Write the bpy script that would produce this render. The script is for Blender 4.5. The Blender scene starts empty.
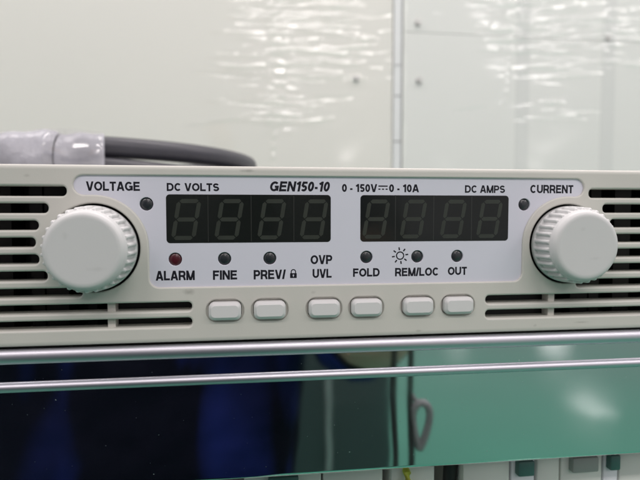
import bpy, bmesh, math, random
from mathutils import Vector, Matrix
from mathutils.geometry import delaunay_2d_cdt

random.seed(7)
S = bpy.context.scene
C = S.collection
MM = 0.001
PI = math.pi
R = math.radians

# ------------------------------------------------------------------ camera, world, lamps, exposure
cam_d = bpy.data.cameras.new('camera')
cam = bpy.data.objects.new('camera', cam_d)
C.objects.link(cam)
S.camera = cam
cam_d.sensor_width = 36.0
cam_d.lens = 30.375
cam_d.clip_start = 0.005
cam_d.clip_end = 60
cam.location = (-24.3 * MM, -135.9 * MM, 32.64 * MM)
cam.rotation_euler = (R(90 - 3.074), 0, R(-7.547))
cam_d.dof.use_dof = True
cam_d.dof.focus_distance = 0.135
cam_d.dof.aperture_fstop = 20

W = bpy.data.worlds.new('World')
S.world = W
W.use_nodes = True
W.node_tree.nodes['Background'].inputs[0].default_value = (1.0, 0.945, 0.985, 1)
W.node_tree.nodes['Background'].inputs[1].default_value = 0.55


def tube_lamp(x, y, z, w, d, e, rz=0.0):
    l = bpy.data.lights.new('ceiling_lamp', 'AREA')
    l.shape = 'RECTANGLE'
    l.size = w
    l.size_y = d
    l.energy = e
    l.color = (1.0, 0.935, 0.92)
    o = bpy.data.objects.new('ceiling_lamp', l)
    o.location = (x, y, z)
    o.rotation_euler = (0, 0, rz)
    C.objects.link(o)


for lx, ly in ((-1.3, -1.5), (0.5, -1.5), (2.3, -1.5), (-1.3, 0.35), (0.5, 0.35), (2.3, 0.35)):
    tube_lamp(lx, ly, 1.75, 1.25, 0.28, 17)
tube_lamp(0.27, -3.6, 1.75, 0.28, 1.5, 18)
tube_lamp(2.50, -2.8, 1.75, 0.25, 1.1, 15)
for lx, ly in ((7.2, -10.4), (3.0, -13.4), (6.4, -15.8), (9.6, -15.8)):  # far lamps added for the pale patches their reflections make in the steel
    tube_lamp(lx, ly, 1.75, 0.6, 1.2, 9 if ly > -12 else (7 if lx == 6.4 else 22))

S.view_settings.view_transform = 'Standard'
S.view_settings.look = 'None'
S.view_settings.exposure = 0.14
S.view_settings.gamma = 1.0
S.render.engine = 'CYCLES'
S.cycles.max_bounces = 10
S.cycles.transparent_max_bounces = 12


# ------------------------------------------------------------------ materials
def mat(name, col, rough=0.5, metal=0.0, bump=None, var=None, coat=0.0, rvar=None, spec=None):
    """bump=(scale, strength, distance); var=(scale, amount) mottles the colour; rvar=(scale, amount)"""
    m = bpy.data.materials.new(name)
    m.use_nodes = True
    nt = m.node_tree
    b = nt.nodes['Principled BSDF']
    b.inputs['Base Color'].default_value = (*col, 1)
    b.inputs['Roughness'].default_value = rough
    b.inputs['Metallic'].default_value = metal
    b.inputs['Coat Weight'].default_value = coat
    if spec is not None:
        b.inputs['Specular IOR Level'].default_value = spec
    tc = nt.nodes.new('ShaderNodeTexCoord')

    def noise(scale, detail=4):
        n = nt.nodes.new('ShaderNodeTexNoise')
        n.inputs['Scale'].default_value = scale
        n.inputs['Detail'].default_value = detail
        nt.links.new(tc.outputs['Object'], n.inputs['Vector'])
        return n
    if var:
        n = noise(var[0])
        mx = nt.nodes.new('ShaderNodeMix')
        mx.data_type = 'RGBA'
        mx.inputs[6].default_value = (*[c * (1 - var[1]) for c in col], 1)
        mx.inputs[7].default_value = (*[min(1, c * (1 + var[1])) for c in col], 1)
        nt.links.new(n.outputs['Fac'], mx.inputs[0])
        nt.links.new(mx.outputs[2], b.inputs['Base Color'])
    if rvar:
        n = noise(rvar[0])
        mr = nt.nodes.new('ShaderNodeMapRange')
        mr.inputs['From Min'].default_value = 0.3
        mr.inputs['From Max'].default_value = 0.7
        mr.inputs['To Min'].default_value = max(0, rough - rvar[1])
        mr.inputs['To Max'].default_value = rough + rvar[1]
        nt.links.new(n.outputs['Fac'], mr.inputs['Value'])
        nt.links.new(mr.outputs['Result'], b.inputs['Roughness'])
    if bump:
        n = noise(bump[0], 3)
        bp = nt.nodes.new('ShaderNodeBump')
        bp.inputs['Strength'].default_value = bump[1]
        bp.inputs['Distance'].default_value = bump[2]
        nt.links.new(n.outputs['Fac'], bp.inputs['Height'])
        nt.links.new(bp.outputs['Normal'], b.inputs['Normal'])
    return m


def add_scuffs(m, spots):
    """small dark scuff marks (x, z, rx, rz, amount) on the front face, in metres of object space"""
    nt = m.node_tree
    b = nt.nodes['Principled BSDF']
    src = b.inputs['Base Color'].links[0].from_socket
    tc = [n for n in nt.nodes if n.type == 'TEX_COORD'][0]
    nz = nt.nodes.new('ShaderNodeTexNoise')
    nz.inputs['Scale'].default_value = 900
    nt.links.new(tc.outputs['Object'], nz.inputs['Vector'])
    for x, z, rx, rz, amt in spots:
        mp = nt.nodes.new('ShaderNodeMapping')
        mp.vector_type = 'TEXTURE'
        mp.inputs['Location'].default_value = (x * MM, 0, z * MM)
        mp.inputs['Scale'].default_value = (rx * MM, 1, rz * MM)
        nt.links.new(tc.outputs['Object'], mp.inputs['Vector'])
        ln = nt.nodes.new('ShaderNodeVectorMath')
        ln.operation = 'LENGTH'
        nt.links.new(mp.outputs[0], ln.inputs[0])
        ad = nt.nodes.new('ShaderNodeMath')
        ad.operation = 'ADD'
        nt.links.new(ln.outputs['Value'], ad.inputs[0])
        nt.links.new(nz.outputs['Fac'], ad.inputs[1])
        mr = nt.nodes.new('ShaderNodeMapRange')
        mr.inputs['From Min'].default_value = 0.6
        mr.inputs['From Max'].default_value = 1.5
        mr.inputs['To Min'].default_value = amt
        mr.inputs['To Max'].default_value = 0
        nt.links.new(ad.outputs[0], mr.inputs['Value'])
        mx = nt.nodes.new('ShaderNodeMix')
        mx.data_type = 'RGBA'
        mx.inputs[7].default_value = (0.12, 0.115, 0.10, 1)
        nt.links.new(mr.outputs['Result'], mx.inputs[0])
        nt.links.new(src, mx.inputs[6])
        src = mx.outputs[2]
    nt.links.new(src, b.inputs['Base Color'])


M_FACE = mat('beige_plastic', (0.57, 0.558, 0.513), 0.42, bump=(2600, 0.12, 0.0001), var=(60, 0.035), rvar=(120, 0.06))
add_scuffs(M_FACE, [(-39.0, 12.6, 1.8, 0.9, 0.35), (-24.5, 42.6, 2.2, 0.5, 0.4), (66.0, 2.2, 2.6, 0.35, 0.3),
                    (20.0, 1.2, 1.2, 0.4, 0.3), (-8.0, 11.9, 0.8, 0.5, 0.22), (52.5, 1.7, 0.7, 0.5, 0.25), (-76.0, 41.0, 1.0, 0.5, 0.2)])
M_LABEL = mat('lavender_label_film', (0.625, 0.627, 0.70), 0.38, var=(90, 0.02), bump=(1800, 0.05, 0.0001))
M_KNOB = mat('white_knob_plastic', (0.585, 0.585, 0.58), 0.42, bump=(2200, 0.10, 0.0001), var=(70, 0.025))
add_scuffs(M_KNOB, [(-58.5, 19.5, 2.4, 0.7, 0.10), (-65.0, 27.0, 0.8, 1.2, 0.08), (63.5, 20.5, 1.8, 0.5, 0.10), (60.0, 28.0, 0.9, 0.7, 0.08)])
M_BUTTON = mat('grey_white_button_plastic', (0.64, 0.635, 0.63), 0.4, bump=(2600, 0.08, 0.0001), var=(120, 0.02))
M_INK = mat('dark_ink', (0.010, 0.010, 0.016), 0.6, spec=0.2)
M_GLASS = mat('smoked_display_window', (0.010, 0.012, 0.011), 0.14, var=(40, 0.35), rvar=(60, 0.06), spec=0.32)
M_SEG = mat('unlit_segment', (0.036, 0.041, 0.034), 0.28, var=(300, 0.2), spec=0.3)
M_SEAM = mat('module_seam', (0.026, 0.028, 0.025), 0.3)
M_LED = mat('dark_indicator_lens', (0.022, 0.026, 0.030), 0.26, coat=0.12)
M_LEDR = mat('dark_red_indicator_lens', (0.07, 0.010, 0.016), 0.26, coat=0.12)
M_DARK = mat('black_inner_plastic', (0.012, 0.012, 0.012), 0.6)
M_INNER = mat('dark_inner_metal', (0.055, 0.053, 0.05), 0.5, metal=0.3, var=(80, 0.5))
M_CHASSIS = mat('grey_chassis_metal', (0.45, 0.45, 0.44), 0.45, metal=0.6)
M_MIRROR = mat('polished_steel', (0.60, 0.62, 0.63), 0.045, metal=1.0, bump=(16, 0.25, 0.00045), rvar=(30, 0.025))
M_RIDGE = mat('satin_steel', (0.55, 0.54, 0.59), 0.44, metal=1.0)
M_WALL = mat('painted_wall_panel', (0.76, 0.742, 0.69), 0.45, var=(3, 0.02))
M_WALL2 = mat('painted_wall_panel_cool', (0.74, 0.742, 0.71), 0.45, var=(3, 0.02))
M_BAND = mat('wall_band_paint', (0.67, 0.675, 0.65), 0.45)
M_STRIP = mat('grey_joint_strip', (0.67, 0.67, 0.675), 0.35, var=(30, 0.06))
M_GROOVE = mat('joint_gap', (0.22, 0.21, 0.21), 0.7)
M_BOLT = mat('steel_bolt', (0.50, 0.50, 0.48), 0.35, metal=0.8)
M_CABLE = mat('dark_rubber_cable', (0.036, 0.036, 0.046), 0.42, var=(150, 0.15), bump=(500, 0.1, 0.0003))
M_TAPE = mat('white_tape', (0.50, 0.50, 0.545), 0.25, var=(110, 0.22), bump=(160, 0.6, 0.0022))
_nt = M_TAPE.node_tree      # the tape is thin: the dark cable shows through a little
_tr = _nt.nodes.new('ShaderNodeBsdfTransparent')
_mx = _nt.nodes.new('ShaderNodeMixShader')
_mx.inputs[0].default_value = 0.30
_nt.links.new(_nt.nodes['Principled BSDF'].outputs[0], _mx.inputs[1])
_nt.links.new(_tr.outputs[0], _mx.inputs[2])
_nt.links.new(_mx.outputs[0], [n for n in _nt.nodes if n.type == 'OUTPUT_MATERIAL'][0].inputs[0])
M_FLOOR = mat('green_floor_paint', (0.052, 0.275, 0.185), 0.13, var=(0.9, 0.12), bump=(1.3, 0.12, 0.012), rvar=(1.2, 0.05))
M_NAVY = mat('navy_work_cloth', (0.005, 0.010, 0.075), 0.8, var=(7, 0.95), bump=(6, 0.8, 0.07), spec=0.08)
# dark work clothes: lit blue folds and dark hollows painted in as noise patches
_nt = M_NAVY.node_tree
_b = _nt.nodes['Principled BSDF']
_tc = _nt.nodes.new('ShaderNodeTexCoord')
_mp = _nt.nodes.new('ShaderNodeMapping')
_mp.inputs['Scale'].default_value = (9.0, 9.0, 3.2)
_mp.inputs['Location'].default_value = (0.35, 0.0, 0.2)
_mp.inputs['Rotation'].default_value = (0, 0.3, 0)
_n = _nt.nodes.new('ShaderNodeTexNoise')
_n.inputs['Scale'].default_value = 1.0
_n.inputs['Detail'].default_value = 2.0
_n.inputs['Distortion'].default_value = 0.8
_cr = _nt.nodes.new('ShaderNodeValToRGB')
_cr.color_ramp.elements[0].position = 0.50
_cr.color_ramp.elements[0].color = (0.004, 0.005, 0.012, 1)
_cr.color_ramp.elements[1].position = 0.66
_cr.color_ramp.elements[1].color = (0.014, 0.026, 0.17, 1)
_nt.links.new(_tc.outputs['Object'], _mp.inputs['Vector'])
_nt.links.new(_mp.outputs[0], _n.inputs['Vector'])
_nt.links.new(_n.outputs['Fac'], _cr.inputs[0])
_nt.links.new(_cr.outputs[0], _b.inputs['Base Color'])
# dust specks on the polished steel
_nt = M_MIRROR.node_tree
_b = _nt.nodes['Principled BSDF']
_src = _b.inputs['Roughness'].links[0].from_socket
_tc = [n for n in _nt.nodes if n.type == 'TEX_COORD'][0]
_n = _nt.nodes.new('ShaderNodeTexNoise')
_n.inputs['Scale'].default_value = 1500
_n.inputs['Detail'].default_value = 1.0
_nt.links.new(_tc.outputs['Object'], _n.inputs['Vector'])
_mr = _nt.nodes.new('ShaderNodeMapRange')
_mr.inputs['From Min'].default_value = 0.745
_mr.inputs['From Max'].default_value = 0.84
_mr.inputs['To Min'].default_value = 0.0
_mr.inputs['To Max'].default_value = 0.55
_nt.links.new(_n.outputs['Fac'], _mr.inputs['Value'])
_ad = _nt.nodes.new('ShaderNodeMath')
_ad.operation = 'ADD'
_nt.links.new(_src, _ad.inputs[0])
_nt.links.new(_mr.outputs[0], _ad.inputs[1])
_nt.links.new(_ad.outputs[0], _b.inputs['Roughness'])
M_SKIN = mat('skin', (0.50, 0.33, 0.25), 0.5)
M_HAIR = mat('black_hair', (0.012, 0.011, 0.011), 0.45)
M_BLACK = mat('black_webbing', (0.012, 0.012, 0.013), 0.6)
M_CAMB = mat('silver_camera_body', (0.42, 0.42, 0.43), 0.35, metal=0.7)
M_MOD = mat('pale_grey_module_plastic', (0.72, 0.73, 0.69), 0.45, var=(40, 0.04))
M_MODW = mat('white_module_plastic', (0.82, 0.81, 0.86), 0.4)
M_MODD = mat('dark_teal_module_plastic', (0.06, 0.14, 0.13), 0.45)
M_EARTH = mat('yellow_green_wire', (0.50, 0.55, 0.05), 0.45)
M_UNDER = mat('grey_under_shelf', (0.30, 0.31, 0.30), 0.6)

# clear film: mostly see-through, with glossy crinkles
M_FILM = bpy.data.materials.new('clear_plastic_film')
M_FILM.use_nodes = True
_nt = M_FILM.node_tree
_nt.nodes.clear()
_o = _nt.nodes.new('ShaderNodeOutputMaterial')
_tr = _nt.nodes.new('ShaderNodeBsdfTransparent')
_tr.inputs[0].default_value = (0.985, 0.985, 0.985, 1)
_gl = _nt.nodes.new('ShaderNodeBsdfGlossy')
_gl.inputs['Roughness'].default_value = 0.10
_df = _nt.nodes.new('ShaderNodeBsdfDiffuse')
_df.inputs[0].default_value = (0.85, 0.85, 0.87, 1)
_m1 = _nt.nodes.new('ShaderNodeMixShader')
_m2 = _nt.nodes.new('ShaderNodeMixShader')
_m1.inputs[0].default_value = 0.105
_m2.inputs[0].default_value = 0.03
_nt.links.new(_tr.outputs[0], _m1.inputs[1])
_nt.links.new(_gl.outputs[0], _m1.inputs[2])
_nt.links.new(_m1.outputs[0], _m2.inputs[1])
_nt.links.new(_df.outputs[0], _m2.inputs[2])
_nt.links.new(_m2.outputs[0], _o.inputs[0])


# ------------------------------------------------------------------ helpers (all lengths in mm)
def link(name, bm, m, parent=None, smooth=None, label=None):
    me = bpy.data.meshes.new(name)
    q = parent
    while q is not None:                       # coordinates are given in world mm; children are local to their thing
        bmesh.ops.translate(bm, verts=bm.verts, vec=-q.location / MM)
        q = q.parent
    bmesh.ops.scale(bm, vec=(MM, MM, MM), verts=bm.verts)
    bm.normal_update()
    bm.to_mesh(me)
    bm.free()
    for mm in (m if isinstance(m, (list, tuple)) else [m]):
        me.materials.append(mm)
    o = bpy.data.objects.new(name, me)
    C.objects.link(o)
    if parent is not None:
        o.parent = parent
    if smooth is not None:
        me.shade_smooth() if smooth is True else me.shade_smooth()
        if smooth is not True:
            me.set_sharp_from_angle(angle=R(smooth))
    if label:
        o['label'] = label
    return o


def tag(o, label, cat, group=None, kind=None):
    o['label'] = label
    o['category'] = cat
    if group:
        o['group'] = group
    if kind:
        o['kind'] = kind
    return o


def thing(name, label, cat, loc=(0, 0, 0), group=None):
    o = bpy.data.objects.new(name, None)
    o.empty_display_size = 0.01
    C.objects.link(o)
    o.location = [v * MM for v in loc]
    return tag(o, label, cat, group)


def box(bm, x0, x1, y0, y1, z0, z1, bev=0.0, seg=2):
    r = bmesh.ops.create_cube(bm, size=1)
    vs = r['verts']
    for v in vs:
        v.co = ((x0 + x1) / 2 + v.co.x * (x1 - x0), (y0 + y1) / 2 + v.co.y * (y1 - y0), (z0 + z1) / 2 + v.co.z * (z1 - z0))
    if bev:
        es = list({e for v in vs for e in v.link_edges})
        bmesh.ops.bevel(bm, geom=es, offset=bev, segments=seg, affect='EDGES', profile=0.5)


def tube(bm, pts, rad, n=12, closed=False, caps=True):
    pts = [Vector(p) for p in pts]
    k = len(pts)
    rings = []
    up = Vector((0.13, 0.2, 1)).normalized()
    for i, p in enumerate(pts):
        a = pts[(i - 1) % k] if (closed or i) else pts[0]
        b = pts[(i + 1) % k] if (closed or i < k - 1) else pts[-1]
        t = (b - a).normalized()
        u = t.cross(up)
        if u.length < 1e-3:
            u = t.cross(Vector((1, 0, 0)))
        u.normalize()
        w = t.cross(u).normalized()
        r = rad[i] if isinstance(rad, (list, tuple)) else rad
        rings.append([bm.verts.new(p + u * (math.cos(2 * PI * j / n) * r) + w * (math.sin(2 * PI * j / n) * r)) for j in range(n)])
    for i in range(k if closed else k - 1):
        A, B = rings[i], rings[(i + 1) % k]
        for j in range(n):
            bm.faces.new((A[j], A[(j + 1) % n], B[(j + 1) % n], B[j]))
    if caps and not closed:
        bm.faces.new(rings[0][::-1])
        bm.faces.new(rings[-1])
    bmesh.ops.recalc_face_normals(bm, faces=bm.faces)


def area2(l):
    return sum(l[i][0] * l[(i + 1) % len(l)][1] - l[(i + 1) % len(l)][0] * l[i][1] for i in range(len(l)))


def offset_loop(l, d):
    """moves a CCW loop inward by d (d<0: outward), mitred"""
    out = []
    n = len(l)
    for i in range(n):
        p = Vector(l[i])
        a = (p - Vector(l[i - 1])).normalized()
        b = (Vector(l[(i + 1) % n]) - p).normalized()
        na = Vector((-a.y, a.x))
        nb = Vector((-b.y, b.x))
        m = na + nb
        m = m / max(0.35, m.dot(na) if m.length else 1) if m.length > 1e-6 else na
        out.append((p.x + m.x * d, p.y + m.y * d))
    return out


def plate(bm, outer, holes, y, th, r_out=0.3, r_in=0.3, seg=4):
    """flat plate in the XZ plane, front face at y, thickness th to +y, rounded front edges round the rim and every hole"""
    if area2(outer) < 0:
        outer = outer[::-1]
    holes = [h if area2(h) > 0 else h[::-1] for h in holes]
    rin = r_in if isinstance(r_in, (list, tuple)) else [r_in] * len(holes)
    loops = [(outer, r_out, 1)] + [(h, q, -1) for h, q in zip(holes, rin)]
    cv, ce = [], []
    for l, r, s in loops:
        f = offset_loop(l, r * s)
        st = len(cv)
        cv += [Vector(p) for p in f]
        ce += [(st + i, st + (i + 1) % len(f)) for i in range(len(f))]
        rings = []
        for q in range(seg + 1):
            a = q / seg * PI / 2
            inset = r * (1 - math.sin(a))
            dy = r * (1 - math.cos(a))
            rings.append([bm.verts.new((p[0], y + dy, p[1])) for p in offset_loop(l, inset * s)])
        rings.append([bm.verts.new((p[0], y + th, p[1])) for p in l])
        for A, B in zip(rings[:-1], rings[1:]):
            n = len(A)
            for i in range(n):
                q = (A[i], A[(i + 1) % n], B[(i + 1) % n], B[i])
                fc = bm.faces.new(q if s > 0 else q[::-1])
                fc.smooth = True
    vs, es, fs, *_ = delaunay_2d_cdt(cv, ce, [list(range(len(outer)))], 2, 1e-5)
    bv = [bm.verts.new((v.x, y, v.y)) for v in vs]
    for f in fs:
        t = [bv[i] for i in f]
        a = sum(vs[f[i]].x * vs[f[(i + 1) % len(f)]].y - vs[f[(i + 1) % len(f)]].x * vs[f[i]].y for i in range(len(f)))
        fc = bm.faces.new(t if a > 0 else t[::-1])
        fc.smooth = False


def rect(x0, x1, z0, z1):
    return [(x0, z0), (x1, z0), (x1, z1), (x0, z1)]


def rrect(x0, x1, z0, z1, r, n=8):
    pts = []
    for cx, cz, a0 in ((x1 - r, z0 + r, -90), (x1 - r, z1 - r, 0), (x0 + r, z1 - r, 90), (x0 + r, z0 + r, 180)):
        for i in range(n + 1):
            a = R(a0 + 90 * i / n)
            pts.append((cx + r * math.cos(a), cz + r * math.sin(a)))
    out = [pts[0]]
    for p in pts[1:]:
        if (Vector(p) - Vector(out[-1])).length > 1e-4:
            out.append(p)
    if (Vector(out[0]) - Vector(out[-1])).length < 1e-4:
        out.pop()
    return out


def circ(x, z, r, n=40):
    return [(x + r * math.cos(2 * PI * i / n), z + r * math.sin(2 * PI * i / n)) for i in range(n)]


def arc_pts(cx, cy, rx, ry, a0, a1, n=14):
    return [(cx + rx * math.cos(R(a0 + (a1 - a0) * i / n)), cy + ry * math.sin(R(a0 + (a1 - a0) * i / n))) for i in range(n + 1)]


def glyph(ch, t):
    """upright grotesque capitals as centre-line strokes in a cap height of 1; returns (width, [(points, closed)])"""
    h = t / 2
    lo, hi = h, 1 - h
    if ch == 'A':
        w = 0.98
        return w, [([(h * 1.0, 0), (w / 2 - 0.03, 1)], 0), ([(w - h * 1.0, 0), (w / 2 + 0.03, 1)], 0), ([(0.22, 0.29), (w - 0.22, 0.29)], 0)]
    if ch == 'C':
        w = 0.96
        return w, [(arc_pts(w / 2, 0.5, w / 2 - h, 0.5 - h, 42, 318, 30), 0)]
    if ch == 'D':
        w = 0.95
        return w, [([(h, 0), (h, 1)], 0), ([(h, hi), (w * 0.45, hi)] + arc_pts(w * 0.48, 0.5, w * 0.52 - h, 0.5 - h, 84, -84, 20) + [(w * 0.45, lo), (h, lo)], 0)]
    if ch == 'E':
        w = 0.85
        return w, [([(h, 0), (h, 1)], 0), ([(h, hi), (w - 0.03, hi)], 0), ([(h, 0.52), (w - 0.08, 0.52)], 0), ([(h, lo), (w, lo)], 0)]
    if ch == 'F':
        w = 0.79
        return w, [([(h, 0), (h, 1)], 0), ([(h, hi), (w, hi)], 0), ([(h, 0.50), (w - 0.08, 0.50)], 0)]
    if ch == 'G':
        w = 1.02
        return w, [(arc_pts(w / 2, 0.5, w / 2 - h, 0.5 - h, 42, 325, 30), 0), ([(w * 0.54, 0.46), (w - h * 1.1, 0.46), (w - h * 1.1, 0.06)], 0)]
    if ch == 'I':
        return t, [([(h, 0), (h, 1)], 0)]
    if ch == 'L':
        w = 0.78
        return w, [([(h, 1), (h, lo), (w, lo)], 0)]
    if ch == 'M':
        w = 1.10
        return w, [([(h, 0), (h, 1)], 0), ([(w - h, 0), (w - h, 1)], 0), ([(h, 1), (w / 2 - 0.02, 0)], 0), ([(w - h, 1), (w / 2 + 0.02, 0)], 0)]
    if ch == 'N':
        w = 0.93
        return w, [([(h, 0), (h, 1)], 0), ([(w - h, 0), (w - h, 1)], 0), ([(h, 1), (w - h, 0)], 0)]
    if ch == 'O':
        w = 1.04
        return w, [(arc_pts(w / 2, 0.5, w / 2 - h, 0.5 - h, 0, 360, 36)[:-1], 1)]
    if ch == '0':
        w = 0.70
        return w, [(arc_pts(w / 2, 0.5, w / 2 - h, 0.5 - h, 0, 360, 32)[:-1], 1)]
    if ch == '1':
        w = 0.50
        return w, [([(w - h - 0.02, 0), (w - h - 0.02, 1)], 0), ([(0.02, 0.74), (0.16, 0.78), (w - h, 0.93)], 0)]
    if ch == '5':
        w = 0.70
        return w, [([(w - 0.04, hi), (0.2, hi), (0.115, 0.50)], 0), (arc_pts(w / 2 - 0.01, 0.32, w / 2 - h, 0.32 - h, 142, -150, 26), 0)]
    if ch in 'PR':
        w = 0.86 if ch == 'P' else 0.92
        yb = 0.44
        ry = (hi - yb) / 2
        k = [([(h, 0), (h, 1)], 0), ([(h, hi), (w - 0.36, hi)] + arc_pts(w - 0.34, (hi + yb) / 2, 0.34 - h - (0.03 if ch == 'R' else 0), ry, 84, -84, 14) + [(w - 0.36, yb), (h, yb)], 0)]
        if ch == 'R':
            k.append(([(w * 0.52, yb), (w * 0.74, 0.34), (w * 0.82, 0.18), (w - h * 0.9, 0)], 0))
        return w, k
    if ch == 'S':
        w = 0.86
        rx, ry = w / 2 - h, (1 - t) / 4
        up = arc_pts(w / 2, hi - ry, rx * 0.95, ry, 22, 262, 20)
        dn = arc_pts(w / 2, lo + ry, rx, ry, 82, -160, 20)
        return w, [(up + dn, 0)]
    if ch == 'T':
        w = 0.82
        return w, [([(0, hi), (w, hi)], 0), ([(w / 2, 0), (w / 2, hi)], 0)]
    if ch == 'U':
        w = 0.93
        return w, [([(h, 1), (h, 0.40)] + arc_pts(w / 2, 0.40, w / 2 - h, 0.40 - h, 184, 356, 18) + [(w - h, 0.40), (w - h, 1)], 0)]
    if ch == 'V':
        w = 0.94
        return w, [([(h, 1), (w / 2 - 0.03, 0)], 0), ([(w - h, 1), (w / 2 + 0.03, 0)], 0)]
    if ch == '-':
        return 0.40, [([(0.03, 0.36), (0.37, 0.36)], 0)]
    if ch == '/':
        return 0.38, [([(0.06, -0.02), (0.32, 1.02)], 0)]
    return 0.36, []


def text_mesh(s, x0, x1, z0, z1, y, t=0.18, shear=0.0):
    """lettering drawn as flat ink strokes fitted into a rectangle on the XZ plane"""
    bm = bmesh.new()
    strokes, pen = [], 0.0
    for ch in s:
        w, ks = glyph(ch, t)
        strokes += [([(px + pen, py) for px, py in pts], cl) for pts, cl in ks]
        pen += w + (0.10 if ch not in ' ' else 0.0)
    pen -= 0.10
    kz = z1 - z0
    kx = (x1 - x0) / (pen + shear)
    tw = t * kz * 0.5 + t * kx * 0.5
    for q, (pts, cl) in enumerate(strokes):
        pts = [((px + shear * py) * kx, py * kz) for px, py in pts]
        n = len(pts)
        L, Rr = [], []
        for i in range(n):
            p = Vector(pts[i])
            a = Vector(pts[i - 1]) if (cl or i) else None
            b = Vector(pts[(i + 1) % n]) if (cl or i < n - 1) else None
            da = (p - a).normalized() if a is not None else (b - p).normalized()
            db = (b - p).normalized() if b is not None else da
            na, nb = Vector((-da.y, da.x)), Vector((-db.y, db.x))
            m = na + nb
            m = m / max(0.45, m.dot(na)) if m.length > 1e-6 else na
            if n == 2 and abs(da.y) > abs(da.x):      # stems and diagonals end on the horizontal
                m = Vector((-1 / da.y, 0))
            L.append(p + m * tw / 2)
            Rr.append(p - m * tw / 2)
        lay = y - 0.0012 * (q % 5)

        def vert(p):
            return bm.verts.new((x0 + p.x, lay, z0 + min(1.01 * kz, max(-0.01 * kz, p.y))))
        A = [vert(p) for p in L]
        B = [vert(p) for p in Rr]
        for i in range(n if cl else n - 1):
            j = (i + 1) % n
            bm.faces.new((A[i], A[j], B[j], B[i]))
    bm.normal_update()
    for f in bm.faces:
        if f.normal.y > 0:
            f.normal_flip()
    return bm


# ------------------------------------------------------------------ the setting: floor
bm = bmesh.new()
bmesh.ops.create_grid(bm, x_segments=2, y_segments=2, size=20000)
bmesh.ops.translate(bm, verts=bm.verts, vec=(0, -3000, -1200))
fl = link('floor', bm, M_FLOOR)
fl['kind'] = 'structure'

# ------------------------------------------------------------------ background wall panels in clear film
WY = 960.0
JX = 262.0   # the joint between the two panels


def screw(x, z, parent):
    b = bmesh.new()
    for r0, r1, ya, yb in ((7.5, 7.0, 0, -1.2), (5.2, 4.6, -1.2, -5.5)):
        n = 6 if yb < -2 else 20
        A = [b.verts.new((x + r0 * math.cos(2 * PI * i / n), WY + ya, z + r0 * math.sin(2 * PI * i / n))) for i in range(n)]
        B = [b.verts.new((x + r1 * math.cos(2 * PI * i / n), WY + yb, z + r1 * math.sin(2 * PI * i / n))) for i in range(n)]
        for i in range(n):
            b.faces.new((A[i], A[(i + 1) % n], B[(i + 1) % n], B[i]))
        b.faces.new(B)
    bmesh.ops.recalc_face_normals(b, faces=b.faces)
    link('screw', b, M_BOLT, parent)


wl = thing('wall_panel', 'warm white wall panel left of the grey vertical joint, behind the cable', 'wall panel', (-600, WY, -1200), 'white wall panels')
wr = thing('wall_panel', 'cool white wall panel right of the grey vertical joint, with a thin horizontal seam', 'wall panel', (900, WY, -1200), 'white wall panels')

bm = bmesh.new()
box(bm, -1900, JX + 10, WY, WY + 30, -1195, 1300, 3)
link('panel_board', bm, M_WALL, wl)
screw(194.8, 300.9, wl)
screw(194.8, 620.0, wl)
bm = bmesh.new()
box(bm, JX + 31, 2100, WY, WY + 30, -1195, 399.0, 0.8)
box(bm, JX + 31, 2100, WY, WY + 30, 399.7, 1300, 0.8)
link('panel_board', bm, M_WALL2, wr)
for x, z in ((324.1, 418.5), (327.4, 301.0), (748.3, 403.6)):
    screw(x, z, wr)
bm = bmesh.new()
box(bm, JX + 31.0, 1500, WY + 12, WY + 20, 396, 403)
link('seam_backing', bm, M_UNDER, wr)

for x, w in ((555.0, 15), (752.0, 16)):  # shallow vertical bands, slightly darker than the panel
    bm = bmesh.new()
    box(bm, x - w, x + w, WY - 0.8, WY + 5, -1195, 398.5, 0.6)
    box(bm, x - w, x + w, WY - 0.8, WY + 5, 400.2, 1300, 0.6)
    link('wall_band', bm, M_BAND, wr)

js = thing('joint_strip', 'thin grey vertical cover strip between the two white wall panels', 'cover strip', (JX + 20, WY, -1200))
bm = bmesh.new()
box(bm, JX + 10.5, JX + 27, WY - 4, WY + 20, -1195, 1300, 1.5)
link('strip', bm, M_STRIP, js)
bm = bmesh.new()
box(bm, JX + 27.2, JX + 30.8, WY + 1.5, WY + 20, -1195, 1300)
link('gap', bm, M_GROOVE, js)
for za, zb in ((268, 269.5), (175, 177), (330, 331.2)):
    bm = bmesh.new()
    box(bm, JX + 11.5, JX + 26, WY - 4.6, WY - 3.5, za, zb)
    link('splice', bm, M_GROOVE, js)


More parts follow.
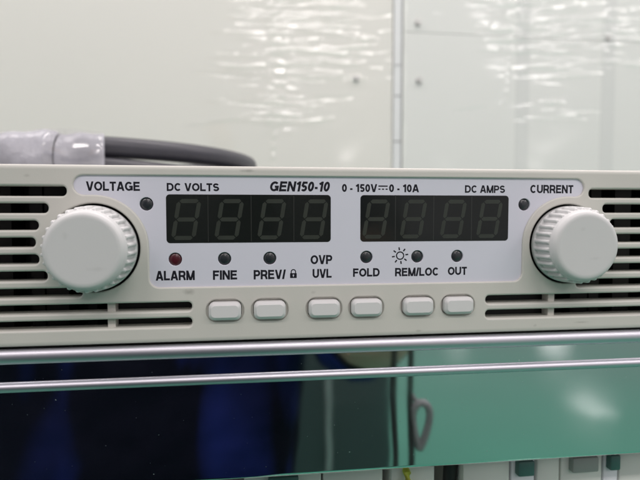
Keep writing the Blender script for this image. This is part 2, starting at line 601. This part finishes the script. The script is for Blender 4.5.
def film(name, label, x0, x1, z0, z1, seed, amp, dens, spots=(), vfolds=0, vx=0):
    """a loose sheet of clear film hung over the panel, with mostly horizontal tension crinkles"""
    rnd = random.Random(seed)
    nx, nz = max(150, int((x1 - x0) / 2.4)), 330
    bm = bmesh.new()
    folds = []
    cl = list(spots)
    for _ in range(dens):
        cx_, cz_ = rnd.choice(cl)
        folds.append((rnd.gauss(cx_, 60), rnd.gauss(cz_, 26), rnd.uniform(10, 70), rnd.uniform(1.5, 4.5),
                      rnd.uniform(-0.08, 0.16), rnd.choice((1, 1, -0.7)) * rnd.uniform(0.15, 1.0) ** 1.5 * amp))
    vert = [(vx + rnd.uniform(0, 34), rnd.uniform(150, 470), rnd.uniform(3, 6), rnd.uniform(20, 60), rnd.uniform(0.5, 1.2) * amp) for _ in range(vfolds)]
    grid = []
    for j in range(nz + 1):
        z = z0 + (z1 - z0) * j / nz
        row = []
        for i in range(nx + 1):
            x = x0 + (x1 - x0) * i / nx
            h = 3.0 + 0.5 * math.sin(x * 0.031 + seed) * math.sin(z * 0.017 + seed * 2)
            for fx, fz, lx, lz, sl, a in folds:
                dz = (z - fz - sl * (x - fx)) / lz
                if -3 < dz < 3:
                    dx = (x - fx) / lx
                    if -2.5 < dx < 2.5:
                        h += a * math.exp(-dz * dz - dx * dx)
            for fx, fz, lx, lz, a in vert:
                dx, dz = (x - fx - 0.04 * (z - fz)) / lx, (z - fz) / lz
                if abs(dx) < 3 and abs(dz) < 3:
                    h += a * math.exp(-dx * dx - dz * dz) * (0.8 + 0.5 * math.sin(z * 0.31 + fx))
            e = 1.5 * math.sin(z * 0.05 + seed) + 1.0 * math.sin(z * 0.13)
            row.append(bm.verts.new((x + (e if i in (0, nx) else 0), WY - max(0.8, h), z)))
        grid.append(row)
    for j in range(nz):
        for i in range(nx):
            bm.faces.new((grid[j][i], grid[j][i + 1], grid[j + 1][i + 1], grid[j + 1][i]))
    bmesh.ops.recalc_face_normals(bm, faces=bm.faces)
    for f in bm.faces:
        f.smooth = True
    o = link(name, bm, M_FILM)
    return tag(o, label, 'plastic film', 'clear film over the wall panels')


film('plastic_film', 'crinkled clear plastic film left of the grey joint strip, with a bright vertical fold', -640, 268, 40, 560, 3, 3.4, 165, [(60, 400), (110, 440), (90, 350), (40, 300), (60, 230), (200, 430), (170, 330), (45, 400), (45, 350), (35, 290), (50, 250)], 16, 14)
film('plastic_film', 'crinkled clear plastic film over the right wall panel, its brightest creases at the upper right', 298, 1000, 40, 600, 11, 3.2, 150, [(540, 430), (520, 460), (640, 345), (700, 440), (800, 420), (800, 380), (560, 400), (620, 260)], 4, 500)

# ------------------------------------------------------------------ polished shelf front under the instrument
sh = thing('shelf_front', 'polished mirror-like steel shelf front with two rounded ridges under the beige instrument', 'shelf', (0, 0, -36.2))
prof = [(0.6, -0.5), (0.6, -0.9), (0.6, -1.2), (0.6, -35.2), (0.6, -35.4), (0.7, -35.8), (1.0, -36.1), (1.5, -36.2), (4.0, -36.2), (4.0, -34.5), (3.0, -34.5), (3.0, -1.6), (380, -1.6), (380, -0.5)]


def extrude(bm, pr, x0, x1, n=1):
    rows = []
    for k in range(n + 1):
        x = x0 + (x1 - x0) * k / n
        rows.append([bm.verts.new((x, y, z)) for y, z in pr])
    m = len(pr)
    for k in range(n):
        for i in range(m):
            bm.faces.new((rows[k][i], rows[k][(i + 1) % m], rows[k + 1][(i + 1) % m], rows[k + 1][i]))
    bm.faces.new(rows[0])
    bm.faces.new(rows[-1][::-1])
    bmesh.ops.recalc_face_normals(bm, faces=bm.faces)


bm = bmesh.new()
extrude(bm, prof, -330, 330)
link('mirror_panel', bm, M_MIRROR, sh, smooth=35)


def bead(z0, z1, depth):
    pr = []
    n = 30
    zc, r = (z0 + z1) / 2, (z1 - z0) / 2
    for i in range(n + 1):
        a = PI / 2 + PI * i / n
        pr.append((0.55 + depth * math.cos(a), zc + r * math.sin(a)))
    b = bmesh.new()
    extrude(b, pr, -330, 330)
    link('ridge', b, M_RIDGE, sh, smooth=60)


bead(-4.15, -0.55, 1.35)
bead(-11.0, -8.5, 1.3)

# ------------------------------------------------------------------ pale modules below the shelf front
un = thing('under_shelf', 'grey lower shelf carrying the pale modules under the polished steel front', 'shelf', (50, 60, -130))
bm = bmesh.new()
box(bm, -320, 330, 5, 300, -133, -130.2, 0.8)
link('shelf_board', bm, M_UNDER, un)
bm = bmesh.new()
box(bm, -320, 330, 120, 124, -130, -45, 0.8)
link('back_board', bm, M_UNDER, un)
MY = 12


def module(x0, x1, body, label, lever, ztop=-38.5, yo=0.0):
    t = thing('terminal_module', label, 'module', ((x0 + x1) / 2, MY + 30 + yo, -130), 'pale modules below the shelf front')
    b = bmesh.new()
    box(b, x0, x1, MY + yo, MY + 60 + yo, -130, ztop, 0.7)
    link('housing', b, body, t, smooth=40)
    if lever is not None:
        xc = (x0 + x1) / 2
        w = min(4.2, (x1 - x0) * 0.34)
        b = bmesh.new()
        box(b, xc - w, xc + w, MY - 2.2 + yo, MY + 1 + yo, -45.6, -41, 0.5)
        link('lever', b, lever, t, smooth=40)
        b = bmesh.new()
        box(b, xc - w * 0.7, xc + w * 0.7, MY - 0.6 + yo, MY + 1 + yo, -84, -70, 0.3)
        link('name_plate', b, M_MODW, t)
    for zz in (-96, -112):
        b = bmesh.new()
        tube(b, [((x0 + x1) / 2, MY - 0.8 + yo, zz), ((x0 + x1) / 2, MY + 1 + yo, zz)], min(2.4, (x1 - x0) * 0.25), 16)
        link('terminal_screw', b, M_BOLT, t)


module(-26, -4.3, M_MOD, 'pale grey module under the steel front, leftmost of the row, below the dark reflection', M_MODD)
module(-3.8, 13.6, M_MOD, 'pale grey module just left of the yellow and green wire', None)
module(16.0, 29.1, M_MOD, 'pale module behind the yellow and green wire, left of the black cable', None)
module(37.7, 52.3, M_MOD, 'pale grey module directly right of the black cable', None)
module(52.7, 60.2, M_MODW, 'narrow white module with a teal lever, between two wider pale grey modules', M_MODD)
module(60.9, 68.2, M_MOD, 'narrow pale grey module right of the white one with the teal lever', None)
module(68.5, 82.1, M_MOD, 'wide pale grey module left of the bright white block at far right', M_UNDER)
module(82.5, 87.4, M_MODW, 'bright white narrow module with teal top near the right edge', M_MODD)
module(87.8, 108, M_MOD, 'rightmost pale grey green module of the row', None)

bm = bmesh.new()
pts = [(35.2 + 0.3 * math.sin(i * 0.4), 18 + 2 * math.sin(i * 0.25), -128 + i * 4.9) for i in range(19)]
tube(bm, pts, 2.0, 14)
tag(link('black_cable', bm, M_BLACK, smooth=60), 'black vertical cable in the gap between pale modules under the steel front', 'cable')
bm = bmesh.new()
pts = [(20.3 + 1.2 * math.sin(i * 0.5), 9.3 - 0.8 * math.sin(i * 0.3), -129 + i * 4.45) for i in range(20)] + [(20.4, 10.6, -42.6), (20.4, 12.5, -42.2)]
tube(bm, pts, 1.1, 12)
tag(link('earth_wire', bm, M_EARTH, smooth=60), 'yellow and green wire in front of a pale module under the steel front', 'wire')

# ------------------------------------------------------------------ the instrument
ps = thing('power_supply', 'beige bench power supply with two white knobs, dark digit windows and a row of buttons', 'power supply', (0, 0, 0))
KX, KZ = 61.3, 23.7
BX = (-30.25, -19.1, -5.24, 5.8, 19.55, 30.55)
BZ = 7.75
LEDX = (-42.28, -30.28, -19.0, 5.9, 19.5, 30.4)

lab = []
lab += [(-44.6 + 0, 13.85)]
# label outline, counter-clockwise from bottom left, mirrored left/right
half = []
half.append((48.45 - 2.4, 13.85))
for i in range(1, 9):
    a = R(-90 + 90 * i / 8)
    half.append((48.45 - 2.4 + 2.4 * math.cos(a), 13.85 + 2.4 + 2.4 * math.sin(a)))
RR = 12.85
for i in range(0, 21):
    a = R(180 - 90 * i / 20)
    half.append((KX + RR * math.cos(a), KZ + RR * math.sin(a)))
tz0, tz1 = KZ + RR, 41.25
tr = (tz1 - tz0) / 2
for i in range(0, 17):
    a = R(-90 + 180 * i / 16)
    half.append((65.75 - tr + tr * math.cos(a), (tz0 + tz1) / 2 + tr * math.sin(a)))
lab = half + [(-x, z) for x, z in half[::-1]]

slots = []
ends = (67.3, 71.5, 73.8, 74.6, 73.9, 72.1, 64.2)
rows = ((36.2, 38.6), (32.15, 34.5), (28.1, 30.4), (24.0, 26.35), (19.95, 22.3), (15.9, 18.25), (11.85, 14.1))
for s in (-1, 1):
    for e, (z0, z1) in zip(ends, rows):
        a, b = e, 126.0
        slots.append(rrect(min(a * s, b * s), max(a * s, b * s), z0, z1, 1.05, 6))
    for z0, z1 in ((7.9, 10.1), (4.0, 6.2)):
        a, b = 38.35, 126.0
        slots.append(rrect(min(a * s, b * s), max(a * s, b * s), z0, z1, 1.0, 6))
knob_holes = [circ(-KX, KZ, 10.75, 64), circ(KX, KZ, 10.75, 64)]
btn_holes = [rrect(x - 4.65, x + 4.65, BZ - 2.85, BZ + 2.8, 2.6, 10) for x in BX]
# a slot that would run into the knob hole is kept clear of it
bm = bmesh.new()
plate(bm, rect(-211.5, 211.5, 0.0, 43.75), [lab] + slots + knob_holes + btn_holes, 0.0, 5.2, r_out=1.15, r_in=[0.4] + [0.55] * len(slots) + [0.45] * 2 + [0.3] * 6, seg=5)
link('faceplate', bm, M_FACE, ps)

bm = bmesh.new()
box(bm, -211, 211, 5.25, 440, 0.6, 43.2, 0.4)
for f in list(bm.faces):
    if f.normal.y < -0.9 and f.calc_area() > 1000:
        bm.faces.remove(f)
link('chassis', bm, M_CHASSIS, ps)

# inside, behind the slots
bm = bmesh.new()
box(bm, -210, 210, 24, 26, 1, 42.5)
for s in (-1, 1):
    for k in range(9):
        x = s * (66 + k * 7.5 + 1.5 * math.sin(k * 2.1))
        w = 1.2 + 1.6 * abs(math.sin(k * 1.7))
        box(bm, x - w, x + w, 15, 23.8, 1.2, 42.3)
link('inner_frame', bm, M_INNER, ps)
bm = bmesh.new()
box(bm, -60, 60, 5.6, 6.4, 3.2, 42.4)
link('board', bm, M_DARK, ps)
for s in (-1, 1):
    for z0, z1 in ((7.5, 10.5), (3.6, 6.6)):
        bm = bmesh.new()
        box(bm, s * 57.9 - 0.95, s * 57.9 + 0.95, 1.5, 4.9, z0, z1, 0.25)
        link('slot_rib', bm, M_FACE, ps)

bm = bmesh.new()
leds_all = [(x, 20.72) for x in LEDX] + [(-48.95 + 0.0, 34.35), (48.95, 34.35)]
plate(bm, offset_loop(lab, -0.25), [circ(x, z, 1.62, 28) for x, z in leds_all], 0.55, 1.6, r_out=0.02, r_in=0.12, seg=2)
lbl = link('control_label', bm, M_LABEL, ps)

YI = 0.542
TX = [
    ('VOLTAGE', -62.88, -50.4, 37.5, 39.75, 0.23, 0),
    ('CURRENT', 50.6, 62.95, 37.4, 39.65, 0.235, 0),
    ('DC VOLTS', -44.05, -31.45, 37.52, 39.5, 0.235, 0),
    ('GEN150-10', -19.05, -3.5, 37.55, 40.1, 0.24, 0.22),
    ('0 - 150V', -0.55, 8.6, 37.5, 39.55, 0.235, 0),
    ('0 - 10A', 11.8, 19.75, 37.5, 39.55, 0.235, 0),
    ('DC AMPS', 32.3, 43.4, 37.42, 39.42, 0.225, 0),
    ('ALARM', -47.0, -37.65, 15.5, 17.9, 0.235, 0),
    ('FINE', -33.15, -27.2, 15.45, 17.83, 0.235, 0),
    ('PREV/', -23.05, -15.1, 15.4, 17.8, 0.235, 0),
    ('OVP', -8.62, -3.08, 19.05, 21.4, 0.235, 0),
    ('UVL', -8.1, -3.2, 15.5, 17.83, 0.235, 0),
    ('FOLD', 2.4, 9.4, 15.65, 17.85, 0.235, 0),
    ('REM/LOC', 13.55, 25.4, 15.6, 17.82, 0.235, 0),
    ('OUT', 27.9, 33.15, 15.7, 17.88, 0.235, 0),
]
for s, x0, x1, z0, z1, b, shr in TX:
    bm = text_mesh(s, x0, x1, z0, z1, YI, b, shr)
    link('lettering', bm, M_INK, lbl)

# direct-current symbol between the two ranges
bm = bmesh.new()
box(bm, 8.95, 11.4, YI - 0.005, YI + 0.01, 38.88, 39.2)
for k in range(3):
    box(bm, 8.95 + k * 0.95, 9.5 + k * 0.95, YI - 0.005, YI + 0.01, 38.1, 38.42)
link('direct_current_mark', bm, M_INK, lbl)


def ring2(bm, x, z, r0, r1, a0, a1, y, n=24):
    A = []
    for i in range(n + 1):
        a = R(a0 + (a1 - a0) * i / n)
        A.append((bm.verts.new((x + r0 * math.cos(a), y, z + r0 * math.sin(a))), bm.verts.new((x + r1 * math.cos(a), y, z + r1 * math.sin(a)))))
    for i in range(n):
        bm.faces.new((A[i][0], A[i + 1][0], A[i + 1][1], A[i][1]))


def bar2(bm, p, q, w, y):
    p, q = Vector(p), Vector(q)
    d = (q - p).normalized()
    nrm = Vector((-d.y, d.x)) * w / 2
    bm.faces.new([bm.verts.new((v.x, y, v.y)) for v in (p - nrm, q - nrm, q + nrm, p + nrm)])


def face_front(bm):
    bmesh.ops.recalc_face_normals(bm, faces=bm.faces)
    bm.normal_update()
    for f in bm.faces:
        if f.normal.y > 0:
            f.normal_flip()


# lamp symbol (circle with eight rays)
bm = bmesh.new()
sx, sz = 14.85, 21.02
ring2(bm, sx, sz, 0.80, 1.12, 0, 360, YI, 32)
for k in range(8):
    a = R(45 * k + 8)
    bar2(bm, (sx + 1.42 * math.cos(a), sz + 1.42 * math.sin(a)), (sx + 2.2 * math.cos(a), sz + 2.2 * math.sin(a)), 0.36, YI)
face_front(bm)
link('light_symbol', bm, M_INK, lbl)
# padlock symbol (open shackle)
bm = bmesh.new()
lx, lz = -13.05, 15.6
bm.faces.new([bm.verts.new((x, YI, z)) for x, z in rrect(lx - 0.85, lx + 0.85, lz, lz + 1.25, 0.12, 3)])
ring2(bm, lx, lz + 1.6, 0.42, 0.68, 0, 180, YI, 14)
bar2(bm, (lx - 0.55, lz + 1.2), (lx - 0.55, lz + 1.62), 0.26, YI)
bar2(bm, (lx + 0.55, lz + 1.2), (lx + 0.55, lz + 1.62), 0.26, YI)
face_front(bm)
link('padlock_symbol', bm, M_INK, lbl)
bm = bmesh.new()
ring2(bm, lx, lz + 0.72, 0.0, 0.2, 0, 360, YI - 0.006, 12)
bar2(bm, (lx, lz + 0.3), (lx, lz + 0.7), 0.16, YI - 0.0065)
face_front(bm)
link('keyhole', bm, M_LABEL, lbl)


# digit windows
def seg_digit(xc, zc):
    b = bmesh.new()
    h, w, t = 4.55, 2.45, 0.5
    sl = math.tan(R(9.5))

    def put(pts, y):
        b.faces.new([b.verts.new((xc + px + pz * sl, y, zc + pz)) for px, pz in pts])
    g = 0.16
    for zz in (h, 0, -h):
        x0, x1 = -w + g, w - g
        put([(x0, zz), (x0 + t, zz - t), (x1 - t, zz - t), (x1, zz), (x1 - t, zz + t), (x0 + t, zz + t)], YD - 0.012)
    for xx in (-w, w):
        for z0, z1 in ((0 + g, h - g), (-h + g, 0 - g)):
            put([(xx, z0), (xx + t, z0 + t), (xx + t, z1 - t), (xx, z1), (xx - t, z1 - t), (xx - t, z0 + t)], YD - 0.012)
    face_front(b)
    return b


YD = 0.50
for xa, xb, cs, seams in ((-44.3, -3.45, (-39.5, -29.05, -18.45, -7.75), (-34.2, -23.6, -12.9)),
                          (4.25, 44.5, (8.4, 18.35, 29.2, 39.2), (13.5, 23.8, 34.2))):
    bm = bmesh.new()
    plate(bm, rrect(xa, xb, 24.72, 36.72, 0.9, 6), [], YD, 0.4, r_out=0.03, seg=1)
    w = link('display_window', bm, M_GLASS, ps)
    for c in cs:
        link('digit', seg_digit(c, 30.55), M_SEG, w)
    for c in seams:
        b = bmesh.new()
        b.faces.new([b.verts.new(p) for p in ((c - 0.09, YD - 0.008, 25.0), (c + 0.09, YD - 0.008, 25.0), (c + 0.09, YD - 0.008, 36.5), (c - 0.09, YD - 0.008, 36.5))])
        face_front(b)
        link('module_edge', b, M_SEAM, w)

# indicators
for i, (x, z) in enumerate(leds_all):
    bm = bmesh.new()
    n = 28
    prev = None
    for r, y in ((1.58, 1.5), (1.58, 1.05), (1.4, 0.88), (1.05, 0.72), (0.6, 0.63), (0.2, 0.6)):
        ringv = [bm.verts.new((x + r * math.cos(2 * PI * k / n), y, z + r * math.sin(2 * PI * k / n))) for k in range(n)]
        if prev:
            for k in range(n):
                bm.faces.new((prev[k], prev[(k + 1) % n], ringv[(k + 1) % n], ringv[k]))
        prev = ringv
    bm.faces.new(prev)
    bmesh.ops.recalc_face_normals(bm, faces=bm.faces)
    o = link('indicator_light', bm, M_LEDR if i == 0 else M_LED, ps, smooth=50)
    if i == 0:
        o['label'] = 'dark red indicator above the word ALARM'

# push buttons
for x in BX:
    bm = bmesh.new()
    loops = []
    for dx, dz, r, y in ((4.02, 2.28, 1.45, 3.0), (4.02, 2.28, 1.45, -0.55), (3.96, 2.22, 1.42, -0.85), (3.45, 1.62, 1.0, -1.45), (3.3, 1.46, 0.9, -1.55)):
        loops.append([bm.verts.new((px, y, pz)) for px, pz in rrect(x - dx, x + dx, BZ - dz, BZ + dz, r, 6)])
    for A, B in zip(loops[:-1], loops[1:]):
        n = len(A)
        for i in range(n):
            bm.faces.new((A[i], A[(i + 1) % n], B[(i + 1) % n], B[i]))
    bm.faces.new(loops[-1])
    bmesh.ops.recalc_face_normals(bm, faces=bm.faces)
    link('push_button', bm, M_BUTTON, ps, smooth=28)
    bm = bmesh.new()
    plate(bm, rrect(x - 4.9, x + 4.9, BZ - 3.05, BZ + 3.0, 2.7, 8), [rrect(x - 4.12, x + 4.12, BZ - 2.38, BZ + 2.38, 1.5, 6)], 0.7, 1.0, r_out=0.02, r_in=0.1, seg=2)
    link('button_collar', bm, M_FACE, ps)


# knobs
def knob(x, z, name):
    N, TE = 300, 30
    prof = [(10.0, 0.6, 0), (10.25, 0.3, 0), (10.27, -1.0, 0), (10.25, -1.15, 0.35), (10.24, -1.3, 1), (10.15, -3.2, 1), (10.03, -5.2, 1), (9.96, -6.35, 1), (9.85, -6.62, 0.9),
            (9.62, -6.78, 0.45), (9.3, -6.86, 0), (9.2, -7.2, 0), (9.08, -7.7, 0), (8.85, -8.15, 0), (8.5, -8.5, 0), (8.1, -8.7, 0), (7.6, -8.78, 0), (7.3, -8.78, 0), (4.0, -8.72, 0), (1.0, -8.70, 0)]
    b = bmesh.new()
    prev = None
    for r, y, t in prof:
        ringv = []
        for k in range(N):
            a = 2 * PI * k / N
            ph = (a * TE / (2 * PI)) % 1.0
            # a narrow raised rib, wide shallow flute
            d = abs(ph - 0.5) * 2
            g = min(1.0, max(0.0, (d - 0.34) / 0.15))
            g = g * g * (3 - 2 * g)
            rr = r - t * 0.62 * g
            ringv.append(b.verts.new((x + rr * math.cos(a), y, z + rr * math.sin(a))))
        if prev:
            for k in range(N):
                b.faces.new((prev[k], prev[(k + 1) % N], ringv[(k + 1) % N], ringv[k]))
        prev = ringv
    b.faces.new(prev)
    bmesh.ops.recalc_face_normals(b, faces=b.faces)
    link(name, b, M_KNOB, ps, smooth=48)
    b = bmesh.new()
    plate(b, circ(x, z, 11.2, 48), [], 3.0, 0.6, r_out=0.05, seg=1)
    link('knob_well', b, M_DARK, ps)


knob(-KX, KZ, 'knob')
knob(KX, KZ, 'knob')

# ------------------------------------------------------------------ coiled cable on top of the instrument
cc = thing('cable_coil', 'coil of thick dark grey cable lying on the beige instrument, bound with clear plastic', 'cable', (-120, 262, 43.8))
CX, CY, CR = -121.0, 262.0, 97.0
for zc, r, ph, tilt in ((49.4, 95, 0.3, 0), (57.8, 102.5, 1.1, 7.5), (67.0, 97.0, 0.0, 0)):
    bm = bmesh.new()
    pts = []
    for k in range(120):
        a = 2 * PI * k / 120
        q = r + 1.6 * math.sin(2 * a + ph) + 0.8 * math.sin(3 * a + ph * 2)
        pts.append((CX + q * math.cos(a), CY + q * math.sin(a), zc - tilt * math.cos(a) + 0.7 * math.sin(a * 2 + ph) - (1.2 * max(0, math.cos(a)) ** 6 if zc > 60 else 0)))
    tube(bm, pts, 5.75, 18, closed=True)
    link('cable_turn', bm, M_CABLE, cc, smooth=60)


def wrap(a0, a1, m, rad, zc, seed, name):
    rnd = random.Random(seed)
    b = bmesh.new()
    n, k = 28, 34
    rows_ = []
    waves = [(round(rnd.uniform(1, 5)), rnd.uniform(-0.5, 0.9), rnd.uniform(0, 6.28), rnd.uniform(0.1, 0.42)) for _ in range(9)]
    for i in range(k + 1):
        t = i / k
        a = R(a0 + (a1 - a0) * t)
        row = []
        for j in range(n):
            f = 2 * PI * j / n
            q = rad
            for u, v, p, am in waves:
                q += am * math.sin(u * f + v * 12 * t + p)
            if i in (0, k):
                q *= 0.94
            rr = CR + 0.5 + q * 0.92 * math.cos(f)
            row.append(b.verts.new((CX + rr * math.cos(a), CY + rr * math.sin(a), zc + q * math.sin(f))))
        rows_.append(row)
    for A, B in zip(rows_[:-1], rows_[1:]):
        for j in range(n):
            b.faces.new((A[j], A[(j + 1) % n], B[(j + 1) % n], B[j]))
    bmesh.ops.recalc_face_normals(b, faces=b.faces)
    link(name, b, m, cc, smooth=60)


wrap(-108, -90.5, M_TAPE, 13.3, 60.0, 5, 'white_tape')
wrap(-90, -77.5, M_TAPE, 13.5, 60.0, 8, 'white_tape')
wrap(-135, -106, M_FILM, 14.6, 60.2, 12, 'plastic_wrap')
wrap(-93, -78, M_FILM, 14.9, 60.2, 21, 'plastic_wrap')


# ------------------------------------------------------------------ the photographer, seen only in the polished steel
def skin(name, joints, bones, root, sub=2):
    me = bpy.data.meshes.new(name)
    ks = list(joints)
    me.from_pydata([[c * MM for c in joints[k][0]] for k in ks], [(ks.index(a), ks.index(b)) for a, b in bones], [])
    o = bpy.data.objects.new(name, me)
    C.objects.link(o)
    sk = o.modifiers.new('skin', 'SKIN')
    sk.use_smooth_shade = True
    for i, k in enumerate(ks):
        r = joints[k][1]
        r = r if isinstance(r, tuple) else (r, r)
        me.skin_vertices[0].data[i].radius = (r[0] * MM, r[1] * MM)
        me.skin_vertices[0].data[i].use_root = (k == root)
    sb = o.modifiers.new('sub', 'SUBSURF')
    sb.levels = sub
    bpy.context.view_layer.update()
    dg = bpy.context.evaluated_depsgraph_get()
    out = bpy.data.meshes.new_from_object(o.evaluated_get(dg))
    bpy.data.objects.remove(o)
    b = bmesh.new()
    b.from_mesh(out)
    bpy.data.meshes.remove(out)
    bmesh.ops.scale(b, vec=(1000, 1000, 1000), verts=b.verts)
    return b


PX, PY = -160.0, -560.0
pe = thing('person', 'person in navy work clothes holding a small camera, reflected dark in the polished steel', 'person', (PX, PY, -1200))
J = {
    'pelvis': ((PX, PY, -310), (222, 125)), 'waist': ((PX, PY + 10, -130), (215, 122)), 'chest': ((PX, PY + 5, 80), (178, 120)),
    'neckbase': ((PX, PY + 5, 215), (75, 70)), 'neck': ((PX, PY + 15, 270), 56), 'jaw': ((PX, PY + 40, 330), (66, 78)), 'head': ((PX, PY + 38, 400), (77, 92)), 'crown': ((PX, PY + 30, 455), (62, 74)),
}
BN = [('pelvis', 'waist'), ('waist', 'chest'), ('chest', 'neckbase'), ('neckbase', 'neck'), ('neck', 'jaw'), ('jaw', 'head'), ('head', 'crown')]
for s, n in ((-1, 'l'), (1, 'r')):
    hx = -92 if s < 0 else 44
    J.update({
        'sh' + n: ((PX + s * 190, PY, 165), 66), 'el' + n: ((PX + s * 250, PY + 110, -115), 52) if s > 0 else ((PX - 275, PY + 15, -125), 56), 'wr' + n: ((hx + s * 14, -205, -40), 33) if s > 0 else ((PX - 285, PY + 60, -390), 34),
        'hip' + n: ((PX + s * 84, PY, -400), 112), 'kn' + n: ((PX + s * 96, PY + 18, -740), 78), 'an' + n: ((PX + s * 115, PY - 5, -1120), 48),
        'he' + n: ((PX + s * 116, PY - 30, -1160), 40), 'to' + n: ((PX + s * 128, PY + 150, -1165), 36)})
    BN += [('chest', 'sh' + n), ('sh' + n, 'el' + n), ('el' + n, 'wr' + n), ('pelvis', 'hip' + n), ('hip' + n, 'kn' + n), ('kn' + n, 'an' + n), ('an' + n, 'he' + n), ('an' + n, 'to' + n)]
    # hand under and behind the camera: palm and five fingers
    px_ = hx - s * 2
    J['pa' + n] = ((px_, -178, -18), (17, 26)) if s > 0 else ((PX - 282, PY + 78, -470), (17, 36))
    BN += [('wr' + n, 'pa' + n)]
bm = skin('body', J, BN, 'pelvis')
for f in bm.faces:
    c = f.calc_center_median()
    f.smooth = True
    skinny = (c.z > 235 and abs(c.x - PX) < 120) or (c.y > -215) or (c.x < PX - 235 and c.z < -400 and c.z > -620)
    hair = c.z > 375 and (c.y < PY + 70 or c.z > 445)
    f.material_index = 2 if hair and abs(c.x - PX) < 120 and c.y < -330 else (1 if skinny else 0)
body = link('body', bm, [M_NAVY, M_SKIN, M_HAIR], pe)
for s, n in ((-1, 'l'), (1, 'r')):
    hx = 44
    px_ = hx - s * 2
    bm = bmesh.new()
    if s > 0:      # this hand holds the camera: fingers curl round its side
        for k, ln in enumerate((44, 50, 46, 36)):
            z0 = 14 - k * 17
            tube(bm, [(px_, -178, z0 - 4), (px_ + s * 4, -168, z0), (px_ + s * 3, -150, z0 + 1), (px_ - s * 6, -136, z0 + 1), (px_ - s * (6 + ln * 0.28), -135, z0)], [10, 9.2, 8.4, 7.6, 5.0], 12)
        tube(bm, [(px_ - s * 2, -180, -30), (px_ - s * 12, -176, -4), (px_ - s * 20, -171, 12), (px_ - s * 28, -168, 20)], [11, 10, 9, 6], 12)
    else:          # this hand hangs relaxed beside the hip
        wx = PX - 282
        for k, ln in enumerate((72, 80, 75, 58)):
            y0 = PY + 108 - k * 19
            tube(bm, [(wx, y0 - 4, -478), (wx - 1, y0, -510), (wx + 5, y0 + 1, -510 - ln * 0.42), (wx + 18, y0 + 1, -510 - ln * 0.75), (wx + 30, y0, -510 - ln * 0.95)], [10.5, 9.5, 8.6, 7.8, 5.2], 12)
        tube(bm, [(wx + 6, PY + 100, -430), (wx + 16, PY + 120, -462), (wx + 22, PY + 128, -490), (wx + 27, PY + 131, -512)], [13, 11, 9.5, 6.5], 12)
    link('fingers', bm, M_SKIN, pe, smooth=60)

pc = thing('compact_camera', 'small silver compact camera held by the person, facing the instrument', 'camera', (-24.3, -152, 4))
bm = bmesh.new()
box(bm, -73, 27, -162, -141, 4, 62, 4, 3)
link('camera_body', bm, M_CAMB, pc, smooth=40)
bm = bmesh.new()
ring_ = [(15, -141), (15, -138.2), (13.5, -137.4), (9, -137.2), (4, -138.6)]
for k in range(1):
    prev = None
    for r, y in ring_:
        rv = [bm.verts.new((-24.3 + r * math.cos(2 * PI * i / 36), y, 32.6 + r * math.sin(2 * PI * i / 36))) for i in range(36)]
        if prev:
            for i in range(36):
                bm.faces.new((prev[i], prev[(i + 1) % 36], rv[(i + 1) % 36], rv[i]))
        prev = rv
    bm.faces.new(prev)
bmesh.ops.recalc_face_normals(bm, faces=bm.faces)
link('lens_barrel', bm, M_BLACK, pc, smooth=40)
bm = bmesh.new()
pts = [(27, -152, 50), (38, -152, 52), (49, -151, 34), (54, -150, 5), (55.5, -150, -30), (55.0, -150, -70), (56.5, -150, -105), (57, -150, -150), (59, -150, -172),
       (62.5, -150, -172), (65, -150, -150), (65.6, -150, -105), (64.6, -150, -70), (65, -150, -30), (62, -150, 8), (52, -152, 46), (40, -153, 46), (27, -153, 44)]
tube(bm, pts, 1.7, 10)
link('wrist_strap', bm, M_BLACK, pc, smooth=60)
bm = bmesh.new()
pts = [(71 + 4.2 * math.cos(2 * PI * k / 32) + 1.2 * math.sin(4 * PI * k / 32), -151 + 2 * math.sin(2 * PI * k / 32), -88 + 13.5 * math.sin(2 * PI * k / 32)) for k in range(32)]
tube(bm, pts, 2.1, 10, closed=True)
tube(bm, [(66, -150.5, -70), (67.5, -151, -73), (70, -151, -75)], 1.3, 8)
link('strap_loop', bm, mat('grey_cord', (0.26, 0.26, 0.27), 0.5), pc, smooth=60)

# added unseen cabinet and post, giving the steel its dark patch and pale streak
cb = thing('added_cabinet', 'added dark grey cabinet giving the dark patch beside the person in the polished shelf front', 'cabinet', (330, -1850, -1200))
bm = bmesh.new()
box(bm, 120, 462, -2250, -1650, -1195, 120, 12, 3)
link('added_cabinet_body', bm, mat('added_cabinet_slate', (0.040, 0.058, 0.060), 0.35), cb, smooth=40)
bm = bmesh.new()
tube(bm, [(240, -1630, -1195), (240, -1630, -600), (240, -1630, 100)], 11, 16)
link('added_post', bm, M_CAMB, cb, smooth=60)
bm = bmesh.new()
box(bm, 250, 425, -1652, -1648, -640, -20, 3)
link('added_cabinet_door', bm, mat('added_cabinet_door_slate', (0.045, 0.062, 0.064), 0.3), cb)
